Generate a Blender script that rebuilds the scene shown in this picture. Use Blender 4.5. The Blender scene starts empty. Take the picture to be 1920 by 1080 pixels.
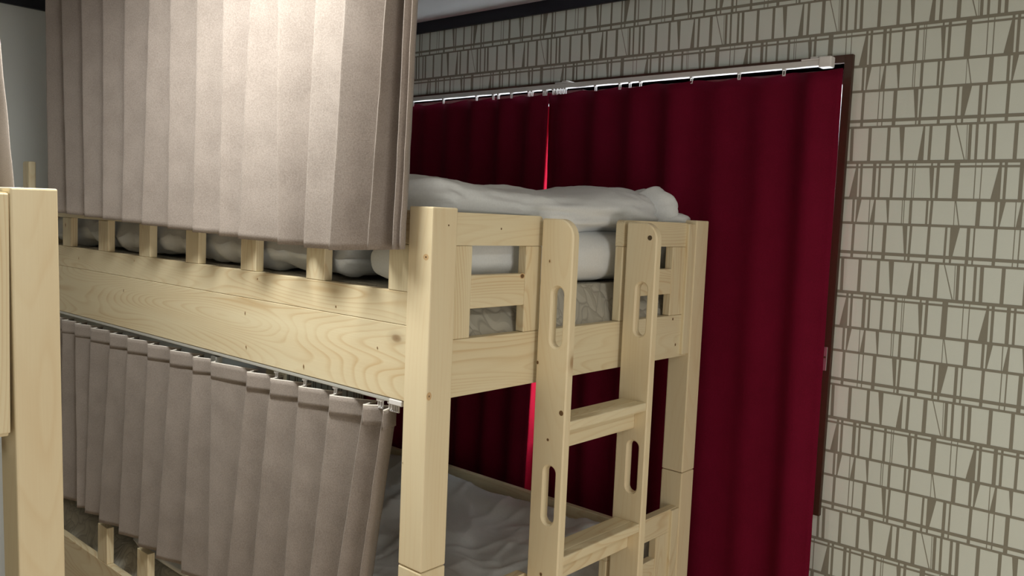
import bpy, bmesh, math, random
from mathutils import Vector, Matrix, noise

S = bpy.context.scene
ZO = 1.62                       # floor to the top of the bed posts; geometry below is written relative to the post tops

# ------------------------------------------------------------------ camera
cam_d = bpy.data.cameras.new('camera')
cam = bpy.data.objects.new('camera', cam_d)
S.collection.objects.link(cam)
RT = Vector((0.7473036, 0.6631162, 0.0425938))
DN = Vector((0.0866382, -0.0336828, -0.9956703))
FW = Vector((-0.6588104, 0.7477583, -0.0826225))
m = Matrix(((RT.x, -DN.x, -FW.x, 1.13645), (RT.y, -DN.y, -FW.y, -1.06303), (RT.z, -DN.z, -FW.z, -0.01406 + ZO), (0, 0, 0, 1)))
cam.matrix_world = m
cam_d.sensor_width = 36
cam_d.lens = 1585.6 / 1920 * 36
cam_d.clip_start = 0.02
S.camera = cam

# ------------------------------------------------------------------ world, lights, exposure
w = bpy.data.worlds.new('daylight')
S.world = w
w.use_nodes = True
w.node_tree.nodes['Background'].inputs[0].default_value = (0.93, 0.97, 1.0, 1)
w.node_tree.nodes['Background'].inputs[1].default_value = 5.0

def area(name, loc, target, size, size_y, power, color):
    d = bpy.data.lights.new(name, 'AREA')
    d.shape = 'RECTANGLE'; d.size = size; d.size_y = size_y; d.energy = power; d.color = color
    o = bpy.data.objects.new(name, d); S.collection.objects.link(o)
    o.location = (loc[0], loc[1], loc[2] + ZO)
    v = Vector((target[0] - loc[0], target[1] - loc[1], target[2] - loc[2]))
    o.rotation_euler = v.to_track_quat('-Z', 'Y').to_euler()
    return o
area('ceiling_lamp_light', (-0.33, -0.43, 0.70), (-0.33, -0.43, -1), 0.62, 0.20, 18.5, (0.99, 1.0, 0.94))
area('warm_fill_light', (2.7, -0.75, -0.72), (0.0, 0.1, -0.5), 1.0, 1.3, 15, (1.0, 0.94, 0.86))  # added warm fill from behind the camera, no doorway is built here
area('far_fill_light', (1.75, -0.2, 0.68), (1.75, -0.2, -1), 0.3, 0.3, 7, (0.97, 1.0, 0.93))  # added overhead fill that lifts the right-hand wall, no fixture behind it

S.view_settings.view_transform = 'Standard'
S.view_settings.look = 'None'
S.view_settings.exposure = 0.15
S.view_settings.gamma = 1.0
S.view_settings.use_curve_mapping = False

# ------------------------------------------------------------------ materials
def mat(name):
    mt = bpy.data.materials.new(name); mt.use_nodes = True
    nt = mt.node_tree; b = nt.nodes['Principled BSDF']
    return mt, nt, b
def plain(name, col, rough=0.6, spec=0.3, metal=0.0, bump=0, bscale=200):
    mt, nt, b = mat(name)
    b.inputs['Base Color'].default_value = (*col, 1); b.inputs['Roughness'].default_value = rough
    b.inputs['Specular IOR Level'].default_value = spec; b.inputs['Metallic'].default_value = metal
    if bump:
        tc = nt.nodes.new('ShaderNodeTexCoord'); n = nt.nodes.new('ShaderNodeTexNoise'); n.inputs['Scale'].default_value = bscale
        bp = nt.nodes.new('ShaderNodeBump'); bp.inputs['Strength'].default_value = bump; bp.inputs['Distance'].default_value = 0.002
        nt.links.new(tc.outputs['Object'], n.inputs['Vector']); nt.links.new(n.outputs['Fac'], bp.inputs['Height'])
        nt.links.new(bp.outputs['Normal'], b.inputs['Normal'])
    return mt
def N(nt, t, **k):
    n = nt.nodes.new('ShaderNode' + t)
    for a, v in k.items(): setattr(n, a, v)
    return n
def mth(nt, op, a, b=None, clamp=False):
    n = N(nt, 'Math', operation=op); n.use_clamp = clamp
    for i, x in enumerate((a, b)):
        if x is None: continue
        if isinstance(x, (int, float)): n.inputs[i].default_value = x
        else: nt.links.new(x, n.inputs[i])
    return n.outputs[0]
def ramp(nt, fac, stops):
    r = N(nt, 'ValToRGB'); e = r.color_ramp.elements
    while len(e) < len(stops): e.new(0.5)
    for i, (p, c) in enumerate(stops):
        e[i].position = p; e[i].color = (*c, 1) if len(c) == 3 else c
    nt.links.new(fac, r.inputs[0]); return r.outputs[0]
def mixc(nt, fac, a, b, mode='MIX'):
    n = N(nt, 'Mix', data_type='RGBA', blend_type=mode)
    if isinstance(fac, (int, float)): n.inputs[0].default_value = fac
    else: nt.links.new(fac, n.inputs[0])
    for s, x in ((6, a), (7, b)):
        if isinstance(x, tuple): n.inputs[s].default_value = (*x, 1)
        else: nt.links.new(x, n.inputs[s])
    return n.outputs[2]

def make_pine(name, light, tan, dark, ring=1.0, con=0.75, knots=0.80):
    """pine: growth rings seen as contour lines of a stretched noise, fine fibres, a few small knots; reads the 'grain' attribute (along, across, across)"""
    mt, nt, b = mat(name)
    at = N(nt, 'Attribute', attribute_name='grain')
    mp = N(nt, 'Mapping'); mp.inputs['Scale'].default_value = (1.1, 9.0, 9.0)
    nt.links.new(at.outputs['Vector'], mp.inputs['Vector'])
    n1 = N(nt, 'TexNoise'); n1.inputs['Scale'].default_value = 1.0; n1.inputs['Detail'].default_value = 1.2; n1.inputs['Roughness'].default_value = 0.35
    nt.links.new(mp.outputs[0], n1.inputs['Vector'])
    v = mth(nt, 'MULTIPLY', n1.outputs['Fac'], 26.0 * ring)
    fr = mth(nt, 'FRACT', v)
    line = ramp(nt, fr, [(0.0, (0, 0, 0)), (0.55, (0.12, 0.12, 0.12)), (0.86, (1, 1, 1)), (1.0, (0, 0, 0))])
    # patchiness of the rings
    mp2 = N(nt, 'Mapping'); mp2.inputs['Scale'].default_value = (1.5, 14, 14)
    nt.links.new(at.outputs['Vector'], mp2.inputs['Vector'])
    n2 = N(nt, 'TexNoise'); n2.inputs['Scale'].default_value = 1.3; n2.inputs['Detail'].default_value = 2
    nt.links.new(mp2.outputs[0], n2.inputs['Vector'])
    patch = ramp(nt, n2.outputs['Fac'], [(0.35, (0.25, 0.25, 0.25)), (0.7, (1, 1, 1))])
    lf = mixc(nt, 1.0, line, patch, 'MULTIPLY')
    # fibres
    mp3 = N(nt, 'Mapping'); mp3.inputs['Scale'].default_value = (12, 420, 420)
    nt.links.new(at.outputs['Vector'], mp3.inputs['Vector'])
    n3 = N(nt, 'TexNoise'); n3.inputs['Scale'].default_value = 1.0; n3.inputs['Detail'].default_value = 2
    nt.links.new(mp3.outputs[0], n3.inputs['Vector'])
    base = mixc(nt, n2.outputs['Fac'], light, tuple(0.5 * (a + c) for a, c in zip(light, tan)))
    lfv = N(nt, 'RGBToBW'); nt.links.new(lf, lfv.inputs[0])
    c = mixc(nt, mth(nt, 'MULTIPLY', lfv.outputs[0], con), base, tan)
    c = mixc(nt, mth(nt, 'MULTIPLY', n3.outputs['Fac'], 0.22), c, tan)
    # knots: sparse voronoi cells
    mp4 = N(nt, 'Mapping'); mp4.inputs['Scale'].default_value = (5.0, 9.5, 9.5)
    nt.links.new(at.outputs['Vector'], mp4.inputs['Vector'])
    vo = N(nt, 'TexVoronoi'); vo.inputs['Scale'].default_value = 1.0
    nt.links.new(mp4.outputs[0], vo.inputs['Vector'])
    sep = N(nt, 'SeparateColor'); nt.links.new(vo.outputs['Color'], sep.inputs[0])
    has = mth(nt, 'GREATER_THAN', sep.outputs[0], knots)
    k1 = ramp(nt, vo.outputs['Distance'], [(0.0, (1, 1, 1)), (0.05, (0.8, 0.8, 0.8)), (0.085, (0.25, 0.25, 0.25)), (0.17, (0, 0, 0))])
    k1v = N(nt, 'RGBToBW'); nt.links.new(k1, k1v.inputs[0])
    c = mixc(nt, mth(nt, 'MULTIPLY', mth(nt, 'MULTIPLY', k1v.outputs[0], has), 0.8), c, dark)
    nt.links.new(c, b.inputs['Base Color'])
    b.inputs['Roughness'].default_value = 0.48
    b.inputs['Specular IOR Level'].default_value = 0.35
    bp = N(nt, 'Bump'); bp.inputs['Strength'].default_value = 0.15; bp.inputs['Distance'].default_value = 0.0006
    nt.links.new(n3.outputs['Fac'], bp.inputs['Height']); nt.links.new(bp.outputs[0], b.inputs['Normal'])
    return mt
PINE = make_pine('pine_wood', (0.86, 0.79, 0.57), (0.62, 0.44, 0.23), (0.22, 0.11, 0.04), 1.35)
PALE = make_pine('pine_wood_pale', (0.86, 0.77, 0.55), (0.68, 0.50, 0.28), (0.30, 0.16, 0.06), 0.8, 0.30, 0.90)

def make_fabric(name, col, col2, scale=1.0, sheen=0.3, trans=None, bump=0.35):
    mt, nt, b = mat(name)
    tc = N(nt, 'TexCoord')
    n = N(nt, 'TexNoise'); n.inputs['Scale'].default_value = 380 * scale; n.inputs['Detail'].default_value = 3
    nt.links.new(tc.outputs['Object'], n.inputs['Vector'])
    n2 = N(nt, 'TexNoise'); n2.inputs['Scale'].default_value = 14 * scale; n2.inputs['Detail'].default_value = 5
    nt.links.new(tc.outputs['Object'], n2.inputs['Vector'])
    f = mth(nt, 'ADD', mth(nt, 'MULTIPLY', n.outputs['Fac'], 0.65), mth(nt, 'MULTIPLY', n2.outputs['Fac'], 0.35))
    c = ramp(nt, f, [(0.36, col2), (0.62, col)])
    nt.links.new(c, b.inputs['Base Color'])
    b.inputs['Roughness'].default_value = 0.85; b.inputs['Specular IOR Level'].default_value = 0.15
    b.inputs['Sheen Weight'].default_value = sheen
    bp = N(nt, 'Bump'); bp.inputs['Strength'].default_value = bump; bp.inputs['Distance'].default_value = 0.0012
    nt.links.new(f, bp.inputs['Height']); nt.links.new(bp.outputs[0], b.inputs['Normal'])
    if trans:
        tr = N(nt, 'BsdfTranslucent'); tr.inputs[0].default_value = (*trans, 1)
        ad = N(nt, 'AddShader'); out = nt.nodes['Material Output']
        nt.links.new(b.outputs[0], ad.inputs[0]); nt.links.new(tr.outputs[0], ad.inputs[1]); nt.links.new(ad.outputs[0], out.inputs[0])
    return mt
TAUPE = make_fabric('taupe_curtain_fabric', (0.335, 0.290, 0.262), (0.235, 0.200, 0.178), 1.0, 0.15, (0.14, 0.122, 0.105))
RED = make_fabric('dark_red_curtain_fabric', (0.155, 0.0020, 0.021), (0.125, 0.0015, 0.016), 1.0, 0.0, (0.006, 0.0001, 0.0006))
RED_LIT = make_fabric('red_curtain_lit_hem', (0.55, 0.01, 0.05), (0.45, 0.008, 0.04), 1.0, 0.0, (0.25, 0.01, 0.03))  # lit copy of the curtain red: daylight glow put into the colour
WHITE = make_fabric('white_cotton', (0.80, 0.82, 0.83), (0.75, 0.77, 0.78), 0.6, 0.0, None, 0.08)

def make_quilt():
    mt, nt, b = mat('quilted_mattress_ticking')
    tc = N(nt, 'TexCoord')
    n = N(nt, 'TexNoise'); n.inputs['Scale'].default_value = 9; n.inputs['Detail'].default_value = 1
    nt.links.new(tc.outputs['Object'], n.inputs['Vector'])
    mx = mixc(nt, 0.18, tc.outputs['Object'], n.outputs['Color'])
    v = N(nt, 'TexVoronoi', feature='DISTANCE_TO_EDGE'); v.inputs['Scale'].default_value = 24
    nt.links.new(mx, v.inputs['Vector'])
    e = ramp(nt, v.outputs['Distance'], [(0.0, (0, 0, 0)), (0.07, (1, 1, 1))])
    c = mixc(nt, e, (0.42, 0.39, 0.33), (0.56, 0.53, 0.45))
    nt.links.new(c, b.inputs['Base Color']); b.inputs['Roughness'].default_value = 0.8
    bp = N(nt, 'Bump'); bp.inputs['Strength'].default_value = 0.8; bp.inputs['Distance'].default_value = 0.006
    nt.links.new(v.outputs['Distance'], bp.inputs['Height']); nt.links.new(bp.outputs[0], b.inputs['Normal'])
    return mt
QUILT = make_quilt()
CREAM = plain('wallpaper_cream', (0.69, 0.73, 0.67), 0.7, 0.2, bump=0.12, bscale=260)
LINE = plain('wallpaper_taupe_print', (0.265, 0.250, 0.200), 0.6, 0.3)
PLASTER = plain('white_wallpaper', (0.80, 0.84, 0.84), 0.8, 0.2, bump=0.25, bscale=240)
CEIL = plain('ceiling_white', (0.62, 0.60, 0.61), 0.85, 0.2, bump=0.3, bscale=150)
NAVY = plain('dark_cornice_paint', (0.012, 0.013, 0.022), 0.5, 0.4)
BROWN = plain('dark_brown_frame', (0.060, 0.026, 0.014), 0.45, 0.4)
SASHM = plain('sash_metal', (0.25, 0.18, 0.17), 0.4, 0.4)
RAILW = plain('white_rail_enamel', (0.72, 0.70, 0.70), 0.35, 0.5)
STEELW = plain('grey_white_enamel', (0.52, 0.52, 0.49), 0.4, 0.5)
PLAST = plain('white_plastic', (0.80, 0.78, 0.78), 0.3, 0.5)
STEEL = plain('galvanised_steel', (0.45, 0.45, 0.44), 0.35, 0.5, 0.8)
HOLE = plain('dark_plug', (0.09, 0.06, 0.03), 0.6, 0.3)
KNOT = plain('knot_wood', (0.16, 0.09, 0.04), 0.6, 0.3)
HEM = plain('curtain_header_tape', (0.72, 0.68, 0.62), 0.7, 0.2)

def make_floor():
    mt, nt, b = mat('brown_floorboards')
    tc = N(nt, 'TexCoord')
    br = N(nt, 'TexBrick'); br.inputs['Scale'].default_value = 1.0
    br.inputs['Brick Width'].default_value = 0.9; br.inputs['Row Height'].default_value = 0.09; br.inputs['Mortar Size'].default_value = 0.0015
    br.inputs['Color1'].default_value = (0.50, 0.34, 0.19, 1); br.inputs['Color2'].default_value = (0.56, 0.39, 0.22, 1); br.inputs['Mortar'].default_value = (0.2, 0.12, 0.07, 1)
    nt.links.new(tc.outputs['Object'], br.inputs['Vector']); nt.links.new(br.outputs['Color'], b.inputs['Base Color'])
    b.inputs['Roughness'].default_value = 0.4
    return mt
FLOOR = make_floor()

def make_frost():
    mt, nt, b = mat('frosted_glass')
    nt.nodes.remove(b)
    tr = N(nt, 'BsdfTranslucent'); tr.inputs[0].default_value = (0.92, 0.95, 0.95, 1)
    gl = N(nt, 'BsdfGlossy'); gl.inputs['Roughness'].default_value = 0.3; gl.inputs[0].default_value = (1, 1, 1, 1)
    mx = N(nt, 'MixShader'); mx.inputs[0].default_value = 0.06
    nt.links.new(tr.outputs[0], mx.inputs[1]); nt.links.new(gl.outputs[0], mx.inputs[2])
    nt.links.new(mx.outputs[0], nt.nodes['Material Output'].inputs[0])
    return mt
FROST = make_frost()

# ------------------------------------------------------------------ object helpers
def world_origin(o):
    return o.location if o.parent is None else o.location + world_origin(o.parent)
def empty(name, loc, label=None, cat=None, group=None):
    o = bpy.data.objects.new(name, None); S.collection.objects.link(o)
    o.location = (loc[0], loc[1], loc[2] + ZO); o.empty_display_size = 0.1
    tag(o, label, cat, group); return o
def tag(o, label=None, cat=None, group=None, kind=None):
    if label: o['label'] = label
    if cat: o['category'] = cat
    if group: o['group'] = group
    if kind: o['kind'] = kind
    return o
def link_mesh(name, me, mats, parent=None, smooth=False):
    """me holds relative world coordinates; origin moves to the parent's origin, or to the middle of the mesh's base"""
    if not isinstance(mats, (list, tuple)): mats = [mats]
    for k in mats: me.materials.append(k)
    if parent is not None:
        og = world_origin(parent).copy()
    else:
        xs = [v.co.x for v in me.vertices]; ys = [v.co.y for v in me.vertices]; zs = [v.co.z for v in me.vertices]
        og = Vector(((min(xs) + max(xs)) / 2, (min(ys) + max(ys)) / 2, min(zs) + ZO))
    for v in me.vertices: v.co = v.co + Vector((0, 0, ZO)) - og
    if smooth:
        for p in me.polygons: p.use_smooth = True
    me.update()
    o = bpy.data.objects.new(name, me); S.collection.objects.link(o)
    if parent is not None: o.parent = parent
    else: o.location = og
    return o
rng = random.Random(7)
def grain(me, axis):
    off = Vector((rng.uniform(0, 40), rng.uniform(0, 40), rng.uniform(0, 40)))
    a = me.attributes.new('grain', 'FLOAT_VECTOR', 'POINT')
    i, j, k = {'x': (0, 1, 2), 'y': (1, 0, 2), 'z': (2, 0, 1)}[axis]
    for v in me.vertices:
        c = v.co; a.data[v.index].vector = (c[i] + off.x, c[j] + off.y, c[k] + off.z)
def box(name, mats, b, parent=None, bev=0.0025, axis=None, seg=2):
    x0, x1, y0, y1, z0, z1 = b
    bm = bmesh.new()
    bmesh.ops.create_cube(bm, size=1)
    for v in bm.verts:
        v.co = Vector(((x0 + x1) / 2 + v.co.x * (x1 - x0), (y0 + y1) / 2 + v.co.y * (y1 - y0), (z0 + z1) / 2 + v.co.z * (z1 - z0)))
    if bev: bmesh.ops.bevel(bm, geom=bm.edges[:], offset=bev, segments=seg, affect='EDGES', profile=0.5)
    me = bpy.data.meshes.new(name); bm.to_mesh(me); bm.free()
    if axis: grain(me, axis)
    return link_mesh(name, me, mats, parent)
def boxes(name, mats, bl, parent=None, bev=0.0, axis=None):
    bm = bmesh.new()
    for (x0, x1, y0, y1, z0, z1) in bl:
        r = bmesh.ops.create_cube(bm, size=1)
        for v in r['verts']:
            v.co = Vector(((x0 + x1) / 2 + v.co.x * (x1 - x0), (y0 + y1) / 2 + v.co.y * (y1 - y0), (z0 + z1) / 2 + v.co.z * (z1 - z0)))
    if bev: bmesh.ops.bevel(bm, geom=bm.edges[:], offset=bev, segments=2, affect='EDGES', profile=0.5)
    me = bpy.data.meshes.new(name); bm.to_mesh(me); bm.free()
    if axis: grain(me, axis)
    return link_mesh(name, me, mats, parent)
def raw(name, verts, faces, mats, parent=None, mi=None, smooth=False, gax=None):
    me = bpy.data.meshes.new(name); me.from_pydata([tuple(v) for v in verts], [], faces)
    if mi:
        for p, q in zip(me.polygons, mi): p.material_index = q
    if gax: grain(me, gax)
    return link_mesh(name, me, mats, parent, smooth)
def cyl(name, mt, c, axis, r, l, parent=None, seg=20):
    """short cylinder centred at c"""
    vs, fs = [], []
    for s in (-1, 1):
        for i in range(seg):
            a = 2 * math.pi * i / seg; p = [r * math.cos(a), r * math.sin(a)]
            v = list(c)
            i1, i2 = [(1, 2), (0, 2), (0, 1)][axis]
            v[i1] += p[0]; v[i2] += p[1]; v[axis] += s * l / 2; vs.append(v)
    for i in range(seg): j = (i + 1) % seg; fs.append((i, j, seg + j, seg + i))
    fs.append(tuple(range(seg))); fs.append(tuple(range(2 * seg - 1, seg - 1, -1)))
    return raw(name, vs, fs, mt, parent)

def plank(name, outline, holes, y0, y1, ch, parent, gax='z'):
    """board lying in the XZ plane between y0 and y1; outline and holes are loops of (x, z); chamfered edges"""
    bm = bmesh.new()
    def off(loop, d):
        n = len(loop); out = []
        area_ = sum(loop[i][0] * loop[(i + 1) % n][1] - loop[(i + 1) % n][0] * loop[i][1] for i in range(n))
        sgn = 1 if area_ > 0 else -1
        for i in range(n):
            p0 = Vector(loop[i - 1]); p1 = Vector(loop[i]); p2 = Vector(loop[(i + 1) % n])
            e1 = (p1 - p0).normalized(); e2 = (p2 - p1).normalized()
            n1 = Vector((-e1.y, e1.x)) * sgn; n2 = Vector((-e2.y, e2.x)) * sgn
            b = (n1 + n2); b = b / max(b.dot(b) / 2, 0.3) if b.length > 1e-6 else n1
            out.append((p1.x + b.x * d, p1.y + b.y * d))
        return out
    loops = [(outline, ch)] + [(h, -ch * 1.4) for h in holes]
    fe = {y0: [], y1: []}
    for lp, d in loops:
        inner = off(lp, d); c = abs(d)
        rings = []
        for (yy, l2) in ((y0, inner), (y0 + c, lp), (y1 - c, lp), (y1, inner)):
            rings.append([bm.verts.new((p[0], yy, p[1])) for p in l2])
        n = len(lp)
        for a, b in zip(rings[:-1], rings[1:]):
            for i in range(n): bm.faces.new((a[i], a[(i + 1) % n], b[(i + 1) % n], b[i]))
        for yy, rg in ((y0, rings[0]), (y1, rings[-1])):
            for i in range(n): fe[yy].append(bm.edges.get((rg[i], rg[(i + 1) % n])))
    for yy in fe:
        bmesh.ops.triangle_fill(bm, edges=fe[yy], use_beauty=True, use_dissolve=False)
    bmesh.ops.recalc_face_normals(bm, faces=bm.faces[:])
    me = bpy.data.meshes.new(name); bm.to_mesh(me); bm.free()
    grain(me, gax)
    return link_mesh(name, me, PALE, parent)
def arc(cx, cz, r, a0, a1, n=8):
    return [(cx + r * math.cos(math.radians(a0 + (a1 - a0) * i / n)), cz + r * math.sin(math.radians(a0 + (a1 - a0) * i / n))) for i in range(n + 1)]

# ------------------------------------------------------------------ room shell
YW, XL, XR, YB, ZF, ZC = 1.2068, -2.37, 3.0, -1.72, -1.62, 0.727
WX0, WX1, WZ0, WZ1 = -1.56, 0.276, -0.768, 0.428        # window opening
box('floor', FLOOR, (XL - .1, XR + .1, YB - .1, YW + .12, ZF - .1, ZF), bev=0)['kind'] = 'structure'
box('ceiling', CEIL, (XL - .1, XR + .1, YB - .1, YW + .12, ZC, ZC + .1), bev=0)['kind'] = 'structure'
box('wall_left', PLASTER, (XL - .1, XL, YB, YW, ZF, ZC), bev=0)['kind'] = 'structure'
box('wall_right', PLASTER, (XR, XR + .1, YB, YW, ZF, ZC), bev=0)['kind'] = 'structure'
box('wall_back', PLASTER, (XL - .1, XR + .1, YB - .1, YB, ZF, ZC), bev=0)['kind'] = 'structure'

WP = {
    'A': [[0.3007, 0.3086, 0.3033, 0.3112], [0.3465, 0.3547, 0.3478, 0.3561], [0.3935, 0.4013, 0.3951, 0.4029], [0.4223, 0.4354, 0.4319, 0.4366], [0.4799, 0.4837, 0.4716, 0.4856], [0.4941, 0.5009, 0.4949, 0.5017], [0.533, 0.5423, 0.5339, 0.5433], [0.5525, 0.5549, 0.5782, 0.5806], [0.5782, 0.5796, 0.5815, 0.5829], [0.5825, 0.5896, 0.5849, 0.592], [0.5977, 0.6036, 0.6002, 0.6061], [0.6207, 0.6272, 0.6228, 0.6293]],
    'B': [[0.3215, 0.3274, 0.3086, 0.3292], [0.3327, 0.3391, 0.334, 0.3404], [0.3645, 0.3732, 0.3659, 0.3744], [0.3795, 0.3849, 0.3812, 0.3869], [0.4113, 0.418, 0.4121, 0.4188], [0.4442, 0.4509, 0.4451, 0.4519], [0.4619, 0.4637, 0.464, 0.4658], [0.4671, 0.4689, 0.4681, 0.4699], [0.5011, 0.5124, 0.5093, 0.5136], [0.5184, 0.5253, 0.5191, 0.5261], [0.5575, 0.5703, 0.5576, 0.571], [0.6036, 0.6057, 0.6054, 0.6075], [0.6172, 0.6193, 0.6184, 0.6205]],
    'C': [[0.3187, 0.3249, 0.3198, 0.326], [0.3299, 0.3425, 0.3299, 0.333], [0.3624, 0.3643, 0.3638, 0.3658], [0.3743, 0.3784, 0.3667, 0.3786], [0.4033, 0.4122, 0.4111, 0.4138], [0.443, 0.4449, 0.4447, 0.4466], [0.4477, 0.4496, 0.4492, 0.451], [0.4615, 0.468, 0.4625, 0.469], [0.5005, 0.5058, 0.5016, 0.5069], [0.5106, 0.5169, 0.5102, 0.5165], [0.5651, 0.5666, 0.5664, 0.5679], [0.5659, 0.5683, 0.5781, 0.5805], [0.6142, 0.6236, 0.6145, 0.6239]],
    'D': [[0.3233, 0.3304, 0.3238, 0.3309], [0.3651, 0.3673, 0.3661, 0.3683], [0.3758, 0.3786, 0.3768, 0.3796], [0.4018, 0.4107, 0.4026, 0.4116], [0.4488, 0.4606, 0.4579, 0.4632], [0.4667, 0.4726, 0.4662, 0.4722], [0.509, 0.5158, 0.5094, 0.5162], [0.5492, 0.5543, 0.5498, 0.555], [0.5608, 0.5822, 0.562, 0.57], [0.5977, 0.6051, 0.599, 0.6064], [0.6123, 0.6161, 0.6134, 0.6172]],
}

def wallpaper():
    PX, PZ = 0.3335, 0.341
    polys = []
    lay = [0]
    def quad(a, b, c, d):
        lay[0] = (lay[0] + 1) % 5; polys.append(([a, b, c, d], 0.0009 if b[0] - a[0] > 1 else 0.0001 + 0.0001 * lay[0]))
    x_lo, x_hi = XL, XR
    for kz in range(-5, 3):
        o = kz * PZ
        for zc_, th in ((0.169, .0080), (0.1565, .0052), (0.0758, .0068), (0.0111, .0064), (-0.0657, .0080), (-0.0816, .0056)):
            quad((x_lo, zc_ + o - th / 2), (x_hi, zc_ + o - th / 2), (x_hi, zc_ + o + th / 2), (x_lo, zc_ + o + th / 2))
        rows = (('A', 0.2594, 0.169), ('B', 0.157, 0.0758), ('C', 0.0758, 0.0111), ('D', 0.0111, -0.0657))
        for kx in range(-9, 10):
            q = kx * PX
            for n, zt, zb in rows:
                for (tl, tr, bl, br) in WP[n]:
                    quad((bl + q, zb + o), (br + q, zb + o), (tr + q, zt + o), (tl + q, zt + o))
                    if n == 'B':      # short ticks inside the narrow band
                        c, h = (tl + tr) / 2, min((tr - tl), br - bl) / 2
                        quad((c - h + q, 0.157 + o), (c + h + q, 0.157 + o), (c + h + q, 0.169 + o), (c - h + q, 0.169 + o))
                    if n == 'D':
                        c, h = (bl + br) / 2, min((tr - tl), br - bl) / 2 * (0.6 if br - bl < tr - tl - .002 else 1)
                        quad((c - h + q, -0.0816 + o), (c + h + q, -0.0816 + o), (c + h + q, -0.0657 + o), (c - h + q, -0.0657 + o))
    def clip(poly, ax, val, keep_less):
        out = []
        for i in range(len(poly)):
            p, r = poly[i - 1], poly[i]
            ip = (p[ax] <= val) if keep_less else (p[ax] >= val)
            ir = (r[ax] <= val) if keep_less else (r[ax] >= val)
            if ip != ir:
                t = (val - p[ax]) / (r[ax] - p[ax]); out.append((p[0] + t * (r[0] - p[0]), p[1] + t * (r[1] - p[1])))
            if ir: out.append(r)
        return out
    regs = [(XL, WX0, ZF, ZC), (WX1, XR, ZF, ZC), (WX0, WX1, ZF, WZ0), (WX0, WX1, WZ1, ZC)]
    vs, fs, mi = [], [], []
    T = 0.14
    for (a, b, c, d) in regs:
        k = len(vs)
        vs += [(a, YW, c), (b, YW, c), (b, YW, d), (a, YW, d), (a, YW + T, c), (b, YW + T, c), (b, YW + T, d), (a, YW + T, d)]
        for f in ((0, 1, 2, 3), (5, 4, 7, 6), (4, 0, 3, 7), (1, 5, 6, 2), (3, 2, 6, 7), (4, 5, 1, 0)):
            fs.append(tuple(k + i for i in f)); mi.append(0)
        for p, dy in polys:
            q = p
            for ax, val, kl in ((0, a, False), (0, b, True), (1, c, False), (1, d, True)):
                q = clip(q, ax, val, kl)
                if len(q) < 3: break
            if len(q) < 3: continue
            k = len(vs); vs += [(x, YW - dy, z) for x, z in q]
            fs.append(tuple(range(k, k + len(q)))); mi.append(1)
    o = raw('wall_window', vs, fs, [CREAM, LINE], mi=mi)
    o['kind'] = 'structure'
wallpaper()
box('trim_1', NAVY, (XL + .016, XR, YW - .016, YW - .0006, 0.685, ZC), bev=.002)['kind'] = 'structure'
box('trim_2', NAVY, (XL, XL + .016, YB, YW - .0006, 0.685, ZC), bev=.002)['kind'] = 'structure'

# window: dark brown frame, sashes with frosted panes
wf = empty('window_1', ((WX0 + WX1) / 2, YW, WZ0)); wf['kind'] = 'structure'
fw = 0.021
for nm, b in (('frame_side', (WX1 - .001, WX1 + fw, YW - .013, YW + .10, WZ0 - fw, WZ1 + fw)), ('frame_side', (WX0 - fw, WX0 + .001, YW - .013, YW + .10, WZ0 - fw, WZ1 + fw)),
              ('frame_head', (WX0, WX1, YW - .013, YW + .10, WZ1, WZ1 + fw)), ('frame_sill', (WX0, WX1, YW - .018, YW + .10, WZ0 - fw, WZ0))):
    o = box(nm, BROWN, b, wf, bev=.0015)
mid = (WX0 + WX1) / 2
for (xa, xb, yy) in ((WX0 + .002, mid + .02, YW + .055), (mid - .02, WX1 - .002, YW + .085)):
    t_ = 0.032
    sh = boxes('sash', SASHM, [(xa, xa + t_, yy - .012, yy + .012, WZ0, WZ1), (xb - t_, xb, yy - .012, yy + .012, WZ0, WZ1),
                               (xa + t_, xb - t_, yy - .012, yy + .012, WZ0, WZ0 + .05), (xa + t_, xb - t_, yy - .012, yy + .012, WZ1 - .04, WZ1)], wf)
    box('pane', FROST, (xa + t_, xb - t_, yy - .002, yy + .002, WZ0 + .05, WZ1 - .04), sh, bev=0)

# small strike plate on the window frame
sp = empty('strike_plate', (WX1 + .004, YW - .014, -0.388), 'small steel plate with a dark screw hole on the side of the brown window frame', 'plate')
box('plate', STEEL, (WX1 - .006, WX1 + .012, YW - .0165, YW - .0135, -0.388, -0.324), sp, bev=.001)
cyl('screw_hole', HOLE, (WX1 + .006, YW - .017, -0.352), 1, .003, .001, sp)

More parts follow.
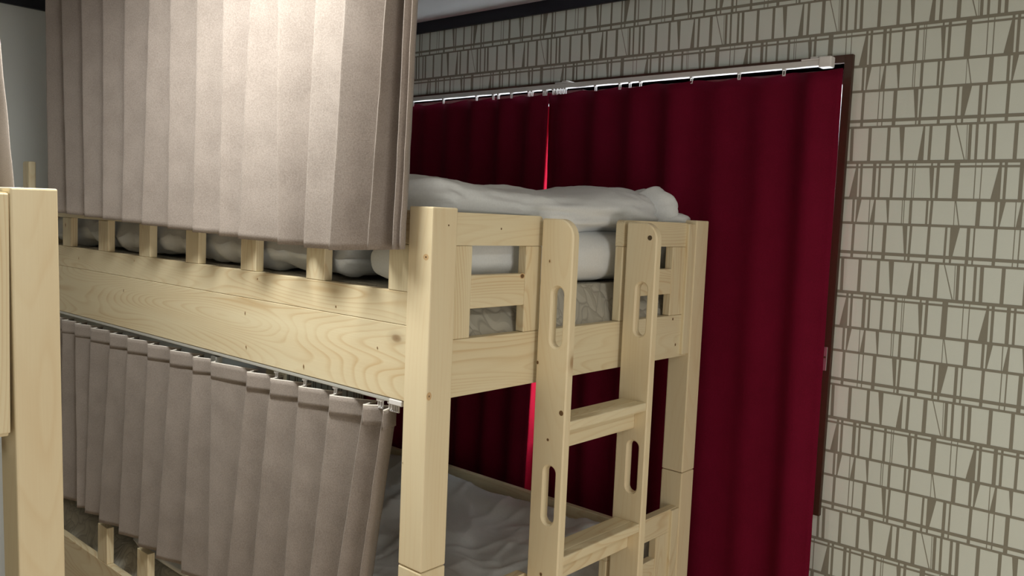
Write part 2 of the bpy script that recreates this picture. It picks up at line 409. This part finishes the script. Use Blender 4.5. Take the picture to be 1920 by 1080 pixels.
# ------------------------------------------------------------------ window curtain rail
cr = empty('curtain_rail', (-0.64, YW - .05, 0.413), 'long white metal curtain rail above the red curtains at the window', 'curtain rail')
box('track', RAILW, (-1.62, 0.262, 1.126, 1.148, 0.4135, 0.4285), cr, bev=.002)
for xb in (-0.615, 0.215, -1.5):
    boxes('bracket', PLAST, [(xb - .028, xb + .028, 1.125, 1.149, 0.4285, 0.433), (xb - .008, xb + .012, 1.136, YW - .014, 0.431, 0.440)], cr, bev=.0015)
box('end_cap', PLAST, (0.235, 0.268, 1.123, 1.151, 0.408, 0.436), cr, bev=.003)
RUN = [-1.34, -1.172, -1.002, -0.921, -0.896, -0.836, -0.757, -0.743, -0.692, -0.682, -0.651, -0.637, -0.624, -0.612, -0.601, -0.48, -0.388, -0.351, -0.313, -0.139, 0.01, 0.14]
def runner_mesh():
    bm = bmesh.new()
    for b in ((-.004, .004, -.005, .005, -.004, 0), (-.004, -.0022, -.0015, .0015, -.018, -.004), (.0022, .004, -.0015, .0015, -.018, -.004), (-.004, .004, -.0015, .0015, -.019, -.0165)):
        r = bmesh.ops.create_cube(bm, size=1)
        for v in r['verts']: v.co = Vector(((b[0] + b[1]) / 2 + v.co.x * (b[1] - b[0]), (b[2] + b[3]) / 2 + v.co.y * (b[3] - b[2]), (b[4] + b[5]) / 2 + v.co.z * (b[5] - b[4])))
    me = bpy.data.meshes.new('runner'); bm.to_mesh(me); bm.free(); me.materials.append(PLAST); return me
RM = runner_mesh()
def runners(parent, pts):
    for p in pts:
        o = bpy.data.objects.new('runner', RM); S.collection.objects.link(o); o.parent = parent
        o.location = Vector((p[0], p[1], p[2] + ZO)) - world_origin(parent)
runners(cr, [(x, 1.1305, 0.4135) for x in RUN])

# ------------------------------------------------------------------ curtains
def sheet(name, prof_top, prof_bot, zt, zb, mt, parent=None, nz=40, thick=0.0016, wig=0.002, seed=0, zscale=6, scallop=None, hem=True):
    """hanging cloth: top and bottom profiles are equal-length lists of (x, y); zt / zb are numbers or functions of x"""
    n = len(prof_top); vs = []
    for j in range(nz + 1):
        t = j / nz
        for i in range(n):
            a, b = prof_top[i], prof_bot[i]
            x = a[0] + (b[0] - a[0]) * t; y = a[1] + (b[1] - a[1]) * t
            z0 = zt(a[0], i) if callable(zt) else zt; z1 = zb(b[0], i) if callable(zb) else zb
            z = z0 + (z1 - z0) * t
            k = noise.noise(Vector((x * 5 + seed, z * zscale * .5, seed))) * wig * t + noise.noise(Vector((x * 30 + z * 9, z * 19, seed + 4))) * wig * .35
            vs.append((x, y + k, z))
    fs = [(j * n + i, j * n + i + 1, (j + 1) * n + i + 1, (j + 1) * n + i) for j in range(nz) for i in range(n - 1)]
    o = raw(name, vs, fs, mt, parent, smooth=True)
    s = o.modifiers.new('thickness', 'SOLIDIFY'); s.thickness = thick; s.offset = 0
    return o
def saw(pts, ret, tipy, backy, n=8):
    """sawtooth pleats seen from the right: pts = fold x; each panel runs from its front fold back towards the next"""
    out = []
    for k in range(len(pts) - 1):
        a, b = pts[k], pts[k + 1]
        at = lambda v: v[min(k, len(v) - 1)] if isinstance(v, list) else v
        r, bk, ty = at(ret), at(backy), at(tipy)
        e = b - r
        # rounded front fold
        out += [(a + .0006, ty + .006), (a - .0004, ty + .0015), (a + .0016, ty + .0002)]
        for u in [.02, .06] + [i / n for i in range(1, n)] + [.96, 1.0]:
            out.append((a + .0016 + (e - a - .0016) * u, ty + (bk - ty) * (0.85 * u + 0.15 * u * u)))
        out += [(e + .0018, bk + .0012)]
    out.append((pts[-1], tipy[-1] if isinstance(tipy, list) else tipy))
    return out

# red window curtains: box-pleated heads on runners
def red_profile(x0, x1, step, amp, seed, per=10):
    n = int(round((x1 - x0) / step)); r = random.Random(seed); out = []
    ph = 0
    for i in range(n * per + 1):
        u = i / per; x = x0 + (x1 - x0) * i / (n * per)
        k_ = 0.35 + 0.65 * (0.5 + noise.noise(Vector((math.floor(u) * 3.7 + .3, seed, 0))))
        y = amp * k_ * (0.5 - 0.5 * math.cos(2 * math.pi * u)) ** 1.4
        y += 0.8 * amp * noise.noise(Vector((u * .45, seed, 0)))
        out.append((x, 1.143 - y))
    return out
def red_curtain(x0t, x1t, x0b, x1b, nplt, seed, label, left_flap=0, right_flap=0, edge=None):
    step = (x1t - x0t) / nplt
    top = red_profile(x0t, x1t, step, .030, seed); bot = red_profile(x0b, x1b, (x1b - x0b) / nplt, .026, seed)
    nn = len(top) - 1
    def zt(x, i):
        # cloth sags between the runners
        u = (x - x0t) / step
        return 0.4035 - 0.010 * (0.5 - 0.5 * math.cos(2 * math.pi * u)) 
    o = sheet('window_curtain', top, bot, zt, -1.30, RED, nz=50, wig=.005, seed=seed, zscale=1.2)
    tag(o, label, 'curtain', 'red curtains at the window')
    if right_flap:      # free hem turned back towards the glass, its daylight glow painted in
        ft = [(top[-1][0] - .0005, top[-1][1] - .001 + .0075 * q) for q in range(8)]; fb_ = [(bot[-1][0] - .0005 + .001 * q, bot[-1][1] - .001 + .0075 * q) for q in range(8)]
        sheet('turned_hem', ft, fb_, .36, -1.29, RED_LIT, o, nz=30, wig=.003, seed=3)
    return o
red_curtain(-0.6795, 0.2957, -0.640, 0.3062, 7, 2.3, 'dark red curtain behind the bunk ladder, right one of the pair at the window')
red_curtain(-1.60, -0.676, -1.60, -0.715, 7, 5.1, 'dark red curtain over the far half of the window, mostly behind the upper bed bedding', right_flap=1)

# taupe upper bed curtain, hung from the ceiling
UT = [-1.672, -1.5481, -1.4086, -1.2721, -1.1391, -1.0013, -0.8901, -0.7614, -0.6427, -0.5308, -0.4272, -0.2915, -0.164, -0.060, -0.044]
UB = [-1.655, -1.5181, -1.3889, -1.2698, -1.1486, -1.0308, -0.893, -0.7687, -0.649, -0.5646, -0.4134, -0.3176, -0.198, -0.098, -0.058]
# fold positions were read at z 0.45 and at the hem; extrapolate to the ceiling track
zt_, zb_ = 0.700, -0.066
UTT = [b + (a - b) * (zt_ - zb_) / (0.45 - zb_) for a, b in zip(UT, UB)]
left_pts = []
tipy = [-.058] * 11 + [-.058, -.084, -.072, -.045]
ret = [.008, .008, .008, .010, .012, .014, .018, .020, .024, .030, .062, .020, .045, .030, .012]
back = [.004] * 6 + [.0] * 3 + [-.004, -.006, -.012, .004, -.004, -.02]
topx = left_pts + UTT + [-0.020]
botx = left_pts + UB + [-0.042]
zb_up = lambda x, i: -0.058 - 0.034 * max(0.0, min(1.0, (x + 1.55) / 1.2)) + (0.012 * max(0, (x + .22) / .18) if x > -.22 else 0)
tipy = tipy + [-.040] * (len(topx) - len(tipy))
uc = sheet('bed_curtain', saw(topx, ret[:len(topx) - 1], tipy, back[:len(topx) - 1]), saw(botx, ret[:len(topx) - 1], tipy, back[:len(topx) - 1]), 0.700, zb_up, TAUPE, nz=60, wig=.0035, seed=1.7, zscale=5)
tag(uc, 'taupe pleated curtain hanging from the ceiling in front of the upper bunk guard rail', 'curtain', 'taupe bed curtains')
r1 = empty('curtain_track', (-1.0, -.028, 0.703), 'white track under the ceiling carrying the upper bunk curtain', 'curtain rail')
box('track', RAILW, (-2.0, 0.02, -.036, -.014, 0.703, 0.7265), r1, bev=.002)

# taupe lower bed curtain
LT = [-1.83, -1.7004, -1.6002, -1.4817, -1.3485, -1.2343, -1.1111, -0.9843, -0.8635, -0.7741, -0.6114, -0.5135, -0.4036, -0.2925, -0.1813]
LB = [-1.84, -1.6935, -1.5674, -1.5072, -1.4032, -1.2726, -1.1474, -1.0364, -0.9032, -0.766, -0.683, -0.576, -0.447, -0.357, -0.279]
LT = [-1.99] + LT; LB = [-1.99] + LB
ltx = LT + [-0.118]; lbx = LB + [-0.205]
lret = [.012, .012, .012, .012, .012, .014, .016, .018, .02, .02, .012, .012, .014, .014, .014, .018]
ltip = [-.002] * 17; lback = [.036] * 5 + [.034] * 4 + [.030] * 2 + [.036] * 3 + [.040, .044]
lc = sheet('bed_curtain', saw(ltx, lret, ltip, lback), saw(lbx, lret, [-.010] * 17, [v - .006 for v in lback]), -0.400, -0.975, TAUPE, nz=50, wig=.0035, seed=4.4, zscale=5)
tag(lc, 'taupe pleated curtain of the lower bunk, hanging from the white rail under the side board', 'curtain', 'taupe bed curtains')
# stitched header band along its top edge: a slightly thicker tape following the folds
pt = saw(ltx, lret, ltip, lback); pt2 = [(x, y - .0016) for x, y in pt]
sheet('header_tape', pt2, pt2, -0.3995, -0.440, TAUPE, lc, nz=4, wig=0.0, thick=.0016)
pt3 = [(x, y) for x, y in pt]
sheet('top_piping', pt3, pt3, -0.3985, -0.4012, HEM, lc, nz=1, wig=0.0, thick=.004)

r2 = empty('curtain_rail', (-1.0, 0.02, -0.392), 'thin white curtain rail screwed under the long side board of the upper bunk', 'curtain rail')
box('track', STEELW, (-1.99, -0.088, 0.011, 0.029, -0.3845, -0.3755), r2, bev=.002)
box('end_cap', PLAST, (-0.118, -0.080, 0.009, 0.031, -0.388, -0.3765), r2, bev=.002)
box('bracket', STEEL, (-0.80, -0.775, 0.010, 0.028, -0.405, -0.3885), r2, bev=.001)
runners(r2, [(x, 0.018, -0.3845) for x in (-.156, -.148, -.122, -.114, -.107, -.100, -.30, -.41, -.52)])

# ------------------------------------------------------------------ bunk bed
def bunk(W=1.03):
    bed = empty('bunk_bed', (-1.03, W / 2, ZF), 'light pine bunk bed against the red window curtains, two bunks high', 'bunk bed')
    P = 'pine'
    seam = -0.6927
    L0 = -2.057
    pw = .065
    for (xa, ya) in ((-pw, 0), (-pw, W - pw), (L0, 0), (L0, W - pw)):
        box('post', PALE, (xa, xa + pw, ya, ya + pw, seam + .0008, 0), bed, bev=.003, axis='z')
        box('post', PALE, (xa, xa + pw, ya, ya + pw, ZF, seam - .0008), bed, bev=.003, axis='z')
    # footboards and headboards: two stacked units
    for oz in (0.0, -0.78):
        xa, xb = -.032, -.010
        def R(n, y0, y1, z0, z1, ax, dx=0.0, bev=.002):
            box(n, PINE, (xa + dx, xb + dx, y0, y1, z0 + oz, z1 + oz), bed, bev=bev, axis=ax)
        # left panel; the free upper corner is rounded
        for (y0, y1, right) in ((.065, .330, True), (.634, .965, False)):
            rr = .012
            if right: lp = [(y0, -.071), (y1, -.071)] + arc(y1 - rr, -.008 - rr, rr, 0, 90, 5) + [(y0, -.008)]
            else: lp = [(y1, -.071), (y1, -.008)] + arc(y0 + rr, -.008 - rr, rr, 90, 180, 5) + [(y0, -.071)]
            vs = [(xa, p[0], p[1] + oz) for p in lp] + [(xb, p[0], p[1] + oz) for p in lp]; n = len(lp)
            fs = [tuple(range(n)), tuple(range(2 * n - 1, n - 1, -1))] + [(i, n + i, n + (i + 1) % n, (i + 1) % n) for i in range(n)]
            o = raw('panel_top_rail', vs, fs, PINE, bed, gax='y')
            bm = bmesh.new(); bm.from_mesh(o.data); bmesh.ops.recalc_face_normals(bm, faces=bm.faces[:]); bm.to_mesh(o.data); bm.free()
        R('panel_stile', .065, .118, -.252, -.0715, 'z'); R('panel_stile', .279, .330, -.252, -.0715, 'z')
        R('panel_stile', .634, .690, -.252, -.0715, 'z'); R('panel_stile', .866, .965, -.252, -.0715, 'z')
        R('panel_middle_rail', .118, .279, -.195, -.129, 'y', -.001); R('panel_middle_rail', .690, .866, -.195, -.129, 'y', -.001)
        R('end_rail', .065, .965, -.366, -.2525, 'y')
        R('batten', .929, .965, -.360, -.010, 'z', .008)
        hx = L0 + .02
        for (z0, z1) in ((-.10, -.005), (-.366, -.252), (-.24, -.15)):
            box('headboard_rail', PINE, (hx, hx + .022, pw, W - pw, z0 + oz, z1 + oz), bed, axis='y')
    box('headboard_upright', PINE, (-2.052, -1.995, 0.002, 0.026, -.30, .107), bed, bev=.006, axis='z', seg=3)
    box('headboard_upright', PINE, (-2.052, -1.995, W - .026, W - .002, -.30, .107), bed, bev=.006, axis='z', seg=3)
    # long sides
    SP = [-.131, -.404, -.668, -.932, -1.195, -1.46, -1.728, -1.992]
    for side in (0, 1):
        y0, y1 = (.010, .031) if side == 0 else (W - .031, W - .010)
        box('guard_rail', PINE, (-1.992, -.065, y0, y1, -.0725, -.0075), bed, axis='x')
        for s in SP:
            box('guard_spindle', PINE, (s, s + .0655, y0, y1, -.1635, -.073), bed, bev=.0015, axis='z')
        box('guard_base_rail', PINE, (-1.992, -.065, y0, y1, -.2280, -.1640), bed, bev=.0012, axis='x')
        box('side_board', PINE, (-1.992, -.065, y0, y1, -.3750, -.2285), bed, bev=.0012, axis='x')
    # lower bunk sides
    y0, y1 = .010, .031
    for s in SP[1:6]:
        box('guard_spindle', PINE, (s, s + .0655, y0, y1, -1.112, -1.0), bed, bev=.0015, axis='z')
    box('side_board', PINE, (-1.992, -.065, y0, y1, -1.262, -1.1125), bed, bev=.0015, axis='x')
    y0, y1 = W - .031, W - .010
    box('guard_rail', PINE, (-1.992, -.065, y0, y1, -.965, -.897), bed, axis='x')
    box('side_board', PINE, (-1.992, -.065, y0, y1, -1.262, -1.1125), bed, bev=.0015, axis='x')
    # slats under both mattresses
    for zz in (-.365, -1.255):
        for i in range(13):
            xx = -1.93 + i * .148
            box('bed_slat', PINE, (xx, xx + .07, .032, W - .032, zz, zz + .014), bed, bev=0, axis='y')
    return bed
bed = bunk()

# small knots and nail marks where the boards show them, printed flat into each part's own mesh
KRING = plain('knot_ring_wood', (0.66, 0.45, 0.24), 0.5, 0.3)
def marks(parts, lst):
    for (ax, val, p, q, ra, rb, core) in lst:      # ax: 0 = face looking along x, 1 = face looking along -y
        best = None
        for o in parts:
            og = world_origin(o) if o.parent is None else world_origin(o.parent)
            cs = [v.co + og - Vector((0, 0, ZO)) for v in o.data.vertices]
            lo = [min(c[i] for c in cs) for i in range(3)]; hi = [max(c[i] for c in cs) for i in range(3)]
            face = hi[0] if ax == 0 else lo[1]
            a, b = (1, 2) if ax == 0 else (0, 2)
            if abs(face - val) < .004 and lo[a] <= p <= hi[a] and lo[b] <= q <= hi[b]: best = (o, og, face)
        if not best: continue
        o, og, face = best
        me = o.data
        for k in (KRING, KNOT):
            if k.name not in me.materials: me.materials.append(k)
        bm = bmesh.new(); bm.from_mesh(me)
        for lv, (m_, sc) in enumerate(((KRING, 1.0), (KNOT, core))):
            if sc <= 0: continue
            d = .00015 * (lv + 1); n = 14
            vv = []
            for i in range(n):
                t = 2 * math.pi * i / n; u = p + ra * sc * math.cos(t); w_ = q + rb * sc * math.sin(t)
                c = Vector((face + d, u, w_)) if ax == 0 else Vector((u, face - d, w_))
                vv.append(bm.verts.new(c + Vector((0, 0, ZO)) - og))
            f = bm.faces.new(vv); f.material_index = list(me.materials).index(m_)
            f.normal_update()
            want = Vector((1, 0, 0)) if ax == 0 else Vector((0, -1, 0))
            if f.normal.dot(want) < 0: f.normal_flip()
        bm.to_mesh(me); bm.free()
marks(list(bed.children), [
    (1, .01, -1.289, -.269, .002, .005, .8), (1, .01, -.644, -.265, .002, .005, .8), (1, .01, -.157, -.282, .0015, .003, .8), (1, .01, -.404, -.356, .002, .005, .8),
    (1, .01, -.594, -.180, .002, .003, .8), (1, .01, -.295, -.214, .002, .003, .8), (1, .01, -.636, -.344, .002, .004, .8), (1, .01, -1.602, -.196, .002, .005, .5), (1, .01, -1.222, -.179, .0015, .003, .6),
    (1, .01, -1.705, -.097, .004, .008, .5), (1, 0, -.0145, -.093, .0075, .006, .3), (1, 0, -.060, -.491, .001, .001, 1), (0, 0, .041, -.033, .002, .0018, .9), (0, 0, .006, -.352, .006, .008, .25),
    (0, -.01, .198, -.037, .0018, .0025, .9), (0, -.010, .270, -.134, .008, .006, .7), (0, -.01, .885, -.262, .0035, .004, .9), (0, -.01, .905, -.332, .003, .004, .9)])

# ladder, hooked on the foot end
def ladder():
    lad = empty('ladder', (.043, .485, ZF), 'pine ladder with slotted side boards leaning on the foot end of the bunk bed', 'ladder'); rails = []
    for (ya, yb) in ((.3135, .3355), (.6315, .6545)):
        x0, x1 = -.0005 + .0015, .085
        r = .040; zt = -.012
        outline = [(x0, ZF), (x1, ZF)] + arc(x1 - r, zt - r, r, 0, 90, 10) + arc(x0 + .004, zt - .004, .004, 90, 180, 3)
        holes = []
        for (zc, h) in ((-.217, .063), (-.597, .063), (-.98, .063), (-1.34, .063)):
            rr = .0145; cx = .0505
            holes.append(arc(cx, zc + h - rr, rr, 0, 180, 10) + arc(cx, zc - h + rr, rr, 180, 360, 10))
        rails.append(plank('side_rail', outline, holes, ya, yb, .0028, lad)); rail = rails[-1]
        if ya > .5: cyl('bolt_hole', HOLE, (.066, ya - .0004, -.047), 1, .0058, .001, rail)
    for zt in (-.4355, -.7295, -1.0235, -1.3175):
        rg = box('rung', PINE, (.012, .0575, .3355, .6315, zt - .020, zt), lad, bev=.002, axis='y')
        box('rung_lip', PINE, (.0585, .0825, .3355, .6315, zt - .020, zt + .0005), rg, bev=.003, axis='y')
        box('rung_support', PINE, (.028, .052, .3355, .6315, zt - .067, zt - .0205), rg, bev=.003, axis='y')
    marks(rails, [(1, .3135, .075, -.415, .006, .006, .9), (1, .3135, .043, -.478, .0035, .0035, .8), (1, .3135, .026, -.101, .002, .004, .6), (1, .3135, .006, -.318, .003, .004, .9), (1, .3135, .042, -.772, .0035, .004, .9)])
    return lad
ladder()

# ------------------------------------------------------------------ bedding
def fb(p, oct=3):
    v = 0; a = 1; q = Vector(p)
    for _ in range(oct): v += a * noise.noise(q); q = q * 2.03; a *= .5
    return v
class Creases:
    """soft cloth creases: a sum of short ridges and valleys scattered over a 2D domain"""
    def __init__(self, seed, n, u, v, length, width, amp, ang, spread):
        r = random.Random(seed); self.c = []
        for _ in range(n):
            a = math.radians(ang + r.gauss(0, spread)); L = length * r.uniform(.5, 1.5); w_ = width * r.uniform(.5, 1.6)
            self.c.append((r.uniform(*u), r.uniform(*v), math.cos(a), math.sin(a), L, w_, amp * r.uniform(.4, 1.0) * r.choice((1, 1, -1)), r.uniform(-2.5, 2.5)))
    def __call__(self, u, v):
        t = 0.0
        for (cu, cv, ca, sa, L, w_, am, bend) in self.c:
            du, dv = u - cu, v - cv
            a = du * ca + dv * sa
            if abs(a) > 2 * L: continue
            b = -du * sa + dv * ca - bend * a * a
            if abs(b) > 4 * w_: continue
            q = abs(b) / w_
            t += am * math.exp(-(a / L) ** 2) * (math.exp(-q) * (1 + q))
        return t
def ridge(p): return 1 - abs(noise.noise(Vector(p))) * 2
def slab(name, x0, x1, y0, y1, topf, z0, mt, nx=90, ny=60, rx=.03, parent=None):
    """soft slab: rounded-edge closed grid, top height from topf(x, y)"""
    vs = []; fs = []
    def edge(u, r_, L):
        d = min(u, L - u); 
        return math.sqrt(max(0.0, 1 - (1 - min(1, d / r_)) ** 2))
    for j in range(ny + 1):
        for i in range(nx + 1):
            x = x0 + (x1 - x0) * i / nx; y = y0 + (y1 - y0) * j / ny
            e = edge(x - x0, rx, x1 - x0) * edge(y - y0, rx, y1 - y0)
            zt = topf(x, y); zm = (zt * .45 + z0 * .55)
            vs.append((x, y, zm + (zt - zm) * e))
    n1 = len(vs)
    for j in range(ny + 1):
        for i in range(nx + 1):
            x = x0 + (x1 - x0) * i / nx; y = y0 + (y1 - y0) * j / ny
            e = edge(x - x0, rx, x1 - x0) * edge(y - y0, rx, y1 - y0)
            zt = topf(x, y); zm = (zt * .45 + z0 * .55)
            vs.append((x, y, zm + (z0 - zm) * e))
    W_ = nx + 1
    for j in range(ny):
        for i in range(nx):
            a = j * W_ + i; fs.append((a, a + 1, a + W_ + 1, a + W_)); b = n1 + a; fs.append((b, b + W_, b + W_ + 1, b + 1))
    for i in range(nx):
        a = i; fs.append((a, n1 + a, n1 + a + 1, a + 1)); a = ny * W_ + i; fs.append((a, a + 1, n1 + a + 1, n1 + a))
    for j in range(ny):
        a = j * W_; fs.append((a, a + W_, n1 + a + W_, n1 + a)); a = j * W_ + nx; fs.append((a, n1 + a, n1 + a + W_, a + W_))
    return raw(name, vs, fs, mt, parent, smooth=True)
def roll(name, pts, mt, parent=None, nu=120, nv=48, amp=.012, seed=0, freq=(7, 9), pw=2.6, ridge_amp=.5, diag=0.6, creases=None):
    """bundle swept through pts = [(x, y, z, half_x, half_z)], closed rounded ends, wrinkled"""
    vs = []; fs = []
    def samp(t):
        s = t * (len(pts) - 1); k = min(int(s), len(pts) - 2); u = s - k
        p0 = pts[max(k - 1, 0)]; p1 = pts[k]; p2 = pts[k + 1]; p3 = pts[min(k + 2, len(pts) - 1)]
        return [0.5 * ((2 * b) + (-a + c) * u + (2 * a - 5 * b + 4 * c - d) * u * u + (-a + 3 * b - 3 * c + d) * u ** 3) for a, b, c, d in zip(p0, p1, p2, p3)]
    for i in range(nu + 1):
        t = i / nu
        # end caps
        x, y, z, hx, hz = samp(t)
        te = min(t, 1 - t) / .045
        cap = math.sqrt(max(0.0004, 1 - (1 - min(1, te)) ** 2))
        for j in range(nv):
            a = 2 * math.pi * j / nv; c, s = math.cos(a), math.sin(a)
            r = (abs(c) ** pw + abs(s) ** pw) ** (-1 / pw)
            k = fb((y * freq[0] + seed + diag * a * 2, c * 1.6, s * 1.6 + seed)) * .6 + (ridge((y * freq[1] + c * 2.4 * diag * 3 + seed, s * 2.0, c + seed * 2)) - .5) * ridge_amp
            q = 1 + k * amp / max(.01, (hx + hz) / 2)
            if creases:
                g = .22 * ((a + math.pi / 2) % (2 * math.pi) - math.pi / 2)     # arc length along the front side
                q += creases(y, g) / max(.02, (hx + hz) / 2)
            vs.append((x + hx * r * c * cap * q, y, z + hz * r * s * cap * q))
    for i in range(nu):
        for j in range(nv):
            a = i * nv + j; b = i * nv + (j + 1) % nv; fs.append((a, a + nv, b + nv, b))
    fs.append(tuple(range(nv))); fs.append(tuple(range(nu * nv + nv - 1, nu * nv - 1, -1)))
    return raw(name, vs, fs, mt, parent, smooth=True)

# upper bunk
m1 = slab('mattress', -1.985, -.036, .036, .990, lambda x, y: -.166 + .002 * noise.noise(Vector((x * 8, y * 8, 0))), -.350, QUILT, nx=60, ny=30, rx=.02)
tag(m1, 'beige quilted mattress of the upper bunk, under the white bedding', 'mattress', 'quilted mattresses')
CR3 = Creases(31, 150, (-1.93, -.3), (0, 1), .12, .012, .010, 120, 40)
def dtop(x, y):
    v = -.062 + .022 * fb((x * 3.1, y * 3.4, 2.0)) + CR3(x, y)
    return v
d1 = slab('duvet', -1.93, -.30, .040, .975, dtop, -.156, WHITE, nx=190, ny=70, rx=.06)
for v in d1.data.vertices:
    wx = v.co.x; wz = v.co.z
    if v.co.y < -.40:      # front edge: scalloped folds against the guard rail
        k = fb((wx * 6, wz * 14, 3)) * .020 + (ridge((wx * 11 + wz * 30, wz * 8, 5)) - .5) * .016
        v.co.z += k * .9; v.co.y += max(-.006, k * .5)
tag(d1, 'white crumpled duvet laid over the upper mattress, showing between the guard rail spindles', 'duvet')
low = roll('pillow', [(-.17, .05, -.112, .07, .035), (-.170, .12, -.103, .105, .058), (-.168, .3, -.100, .112, .064), (-.168, .5, -.100, .112, .066), (-.168, .72, -.101, .112, .064), (-.170, .90, -.104, .108, .060), (-.170, .992, -.104, .100, .056)], WHITE, amp=.004, seed=3, freq=(3, 5), pw=2.4, ridge_amp=.3, creases=Creases(8, 40, (0, 1.0), (-.3, .6), .06, .008, .004, 60, 40))
tag(low, 'white folded bedding on the upper mattress, directly under the rolled duvet', 'bedding')
up = roll('rolled_duvet', [(-.30, -.0 + .035, .0, .06, .045), (-.22, .10, .004, .13, .060), (-.21, .20, .002, .14, .056), (-.20, .30, .0, .14, .050), (-.20, .40, .003, .14, .053), (-.20, .50, .002, .14, .050), (-.20, .62, .008, .14, .052), (-.20, .74, .016, .14, .060), (-.20, .86, .018, .13, .060), (-.20, .93, .014, .09, .046)], WHITE, amp=.013, seed=9, nu=170, nv=64, freq=(3, 5), pw=2.7, ridge_amp=.22, diag=.5, creases=Creases(5, 90, (-.05, 1.0), (-.35, .7), .10, .009, .0085, -25, 28))
tag(up, 'large white rolled duvet lying topmost at the foot end of the upper bunk', 'duvet')
roll('folded_end', [(-.17, .885, .022, .02, .03), (-.13, .905, .026, .055, .052), (-.115, .935, .022, .065, .056), (-.115, .965, .012, .055, .045), (-.12, .99, .0, .02, .02)], WHITE, up, amp=.005, seed=13, nu=60, nv=56, freq=(14, 16), diag=.4, ridge_amp=.5, creases=Creases(6, 26, (.87, 1.0), (-.35, .7), .05, .006, .007, 70, 25))
roll('corner_flap', [(-.10, .90, -.006, .03, .012), (-.09, .94, -.002, .05, .020), (-.085, .985, -.002, .05, .021), (-.085, 1.02, -.006, .035, .013), (-.085, 1.045, -.01, .01, .006)], WHITE, up, amp=.003, seed=17, nu=50, nv=36, freq=(12, 14), diag=.3, creases=Creases(9, 8, (.9, 1.04), (-.3, .7), .05, .006, .004, 10, 20))

# lower bunk
m2 = slab('mattress', -1.985, -.036, .036, .990, lambda x, y: -1.065 + .003 * noise.noise(Vector((x * 8, y * 8, 0))), -1.240, QUILT, nx=60, ny=30, rx=.02)
tag(m2, 'beige quilted mattress of the lower bunk, showing below the left end of the lower curtain', 'mattress', 'quilted mattresses')
CR1 = Creases(21, 130, (-1.3, 0), (0, 1), .16, .018, .013, 150, 30)
CR2 = Creases(22, 240, (-1.3, 0), (0, 1), .07, .006, .0055, 130, 50)
def stop(x, y):
    v = -.965 + .020 * fb((x * 2.6, y * 3.0, 12), 2) + CR1(x, y) + CR2(x, y) + .05 * max(0, min(1, (y - .55) / .35)) ** 1.5
    v += .012 * math.exp(-((y - .93) / .05) ** 2)
    return v
s2 = slab('duvet', -1.30, -.045, .045, .985, stop, -1.055, WHITE, nx=170, ny=130, rx=.05)
tag(s2, 'white wrinkled duvet spread over the lower bunk mattress behind the ladder', 'duvet')

# ------------------------------------------------------------------ neighbouring bunk bed
def copy_tree(o, parent=None):
    c = o.copy(); S.collection.objects.link(c)
    if parent is not None: c.parent = parent
    for ch in o.children: copy_tree(ch, c)
    return c
bed2 = copy_tree(bed)
bed2.location = bed.location + Vector((-.21, -1.595, 0))
for ch in bed2.children:          # the corner post nearest the camera leans a little
    if ch.name.startswith('post') and all(v.co.x > .9 and v.co.y > .4 for v in ch.data.vertices):
        th = math.radians(.95); top = Vector((0, .515, 1.62))
        ch.rotation_euler = (th, 0, 0)
        ch.location = top - Matrix.Rotation(th, 3, 'X') @ top
tag(bed2, 'light pine bunk bed at the left edge, only its near corner post showing', 'bunk bed')
m3 = m1.copy(); S.collection.objects.link(m3); m3.location = m1.location + Vector((-.21, -1.595, 0)); tag(m3, 'upper quilted mattress of the bunk bed at the left edge', 'mattress')
m4 = m2.copy(); S.collection.objects.link(m4); m4.location = m2.location + Vector((-.21, -1.595, 0)); tag(m4, 'lower quilted mattress of the bunk bed at the left edge', 'mattress')
r3 = empty('curtain_rail', (-1.2, -.59, -0.39), 'white curtain rail end under the side board of the left edge bunk bed', 'curtain rail')
box('track', RAILW, (-2.2, -0.246, -.664, -.634, -0.402, -0.381), r3, bev=.002)
# its curtain, drawn back
ntop = [(-1.7 + .1 * i, -.552 + .004 * (i % 2)) for i in range(11)] + [(-.70 + .1, -.552)]
nbot = [(-1.45 + .09 * i, -.552 + .004 * (i % 2)) for i in range(11)] + [(-.428, -.552)]
nc = sheet('bed_curtain', ntop, nbot, 0.70, -0.03, TAUPE, nz=30, wig=.003, seed=8.8)
tag(nc, 'taupe curtain of the neighbouring bunk bed at the upper left edge', 'curtain', 'taupe bed curtains')
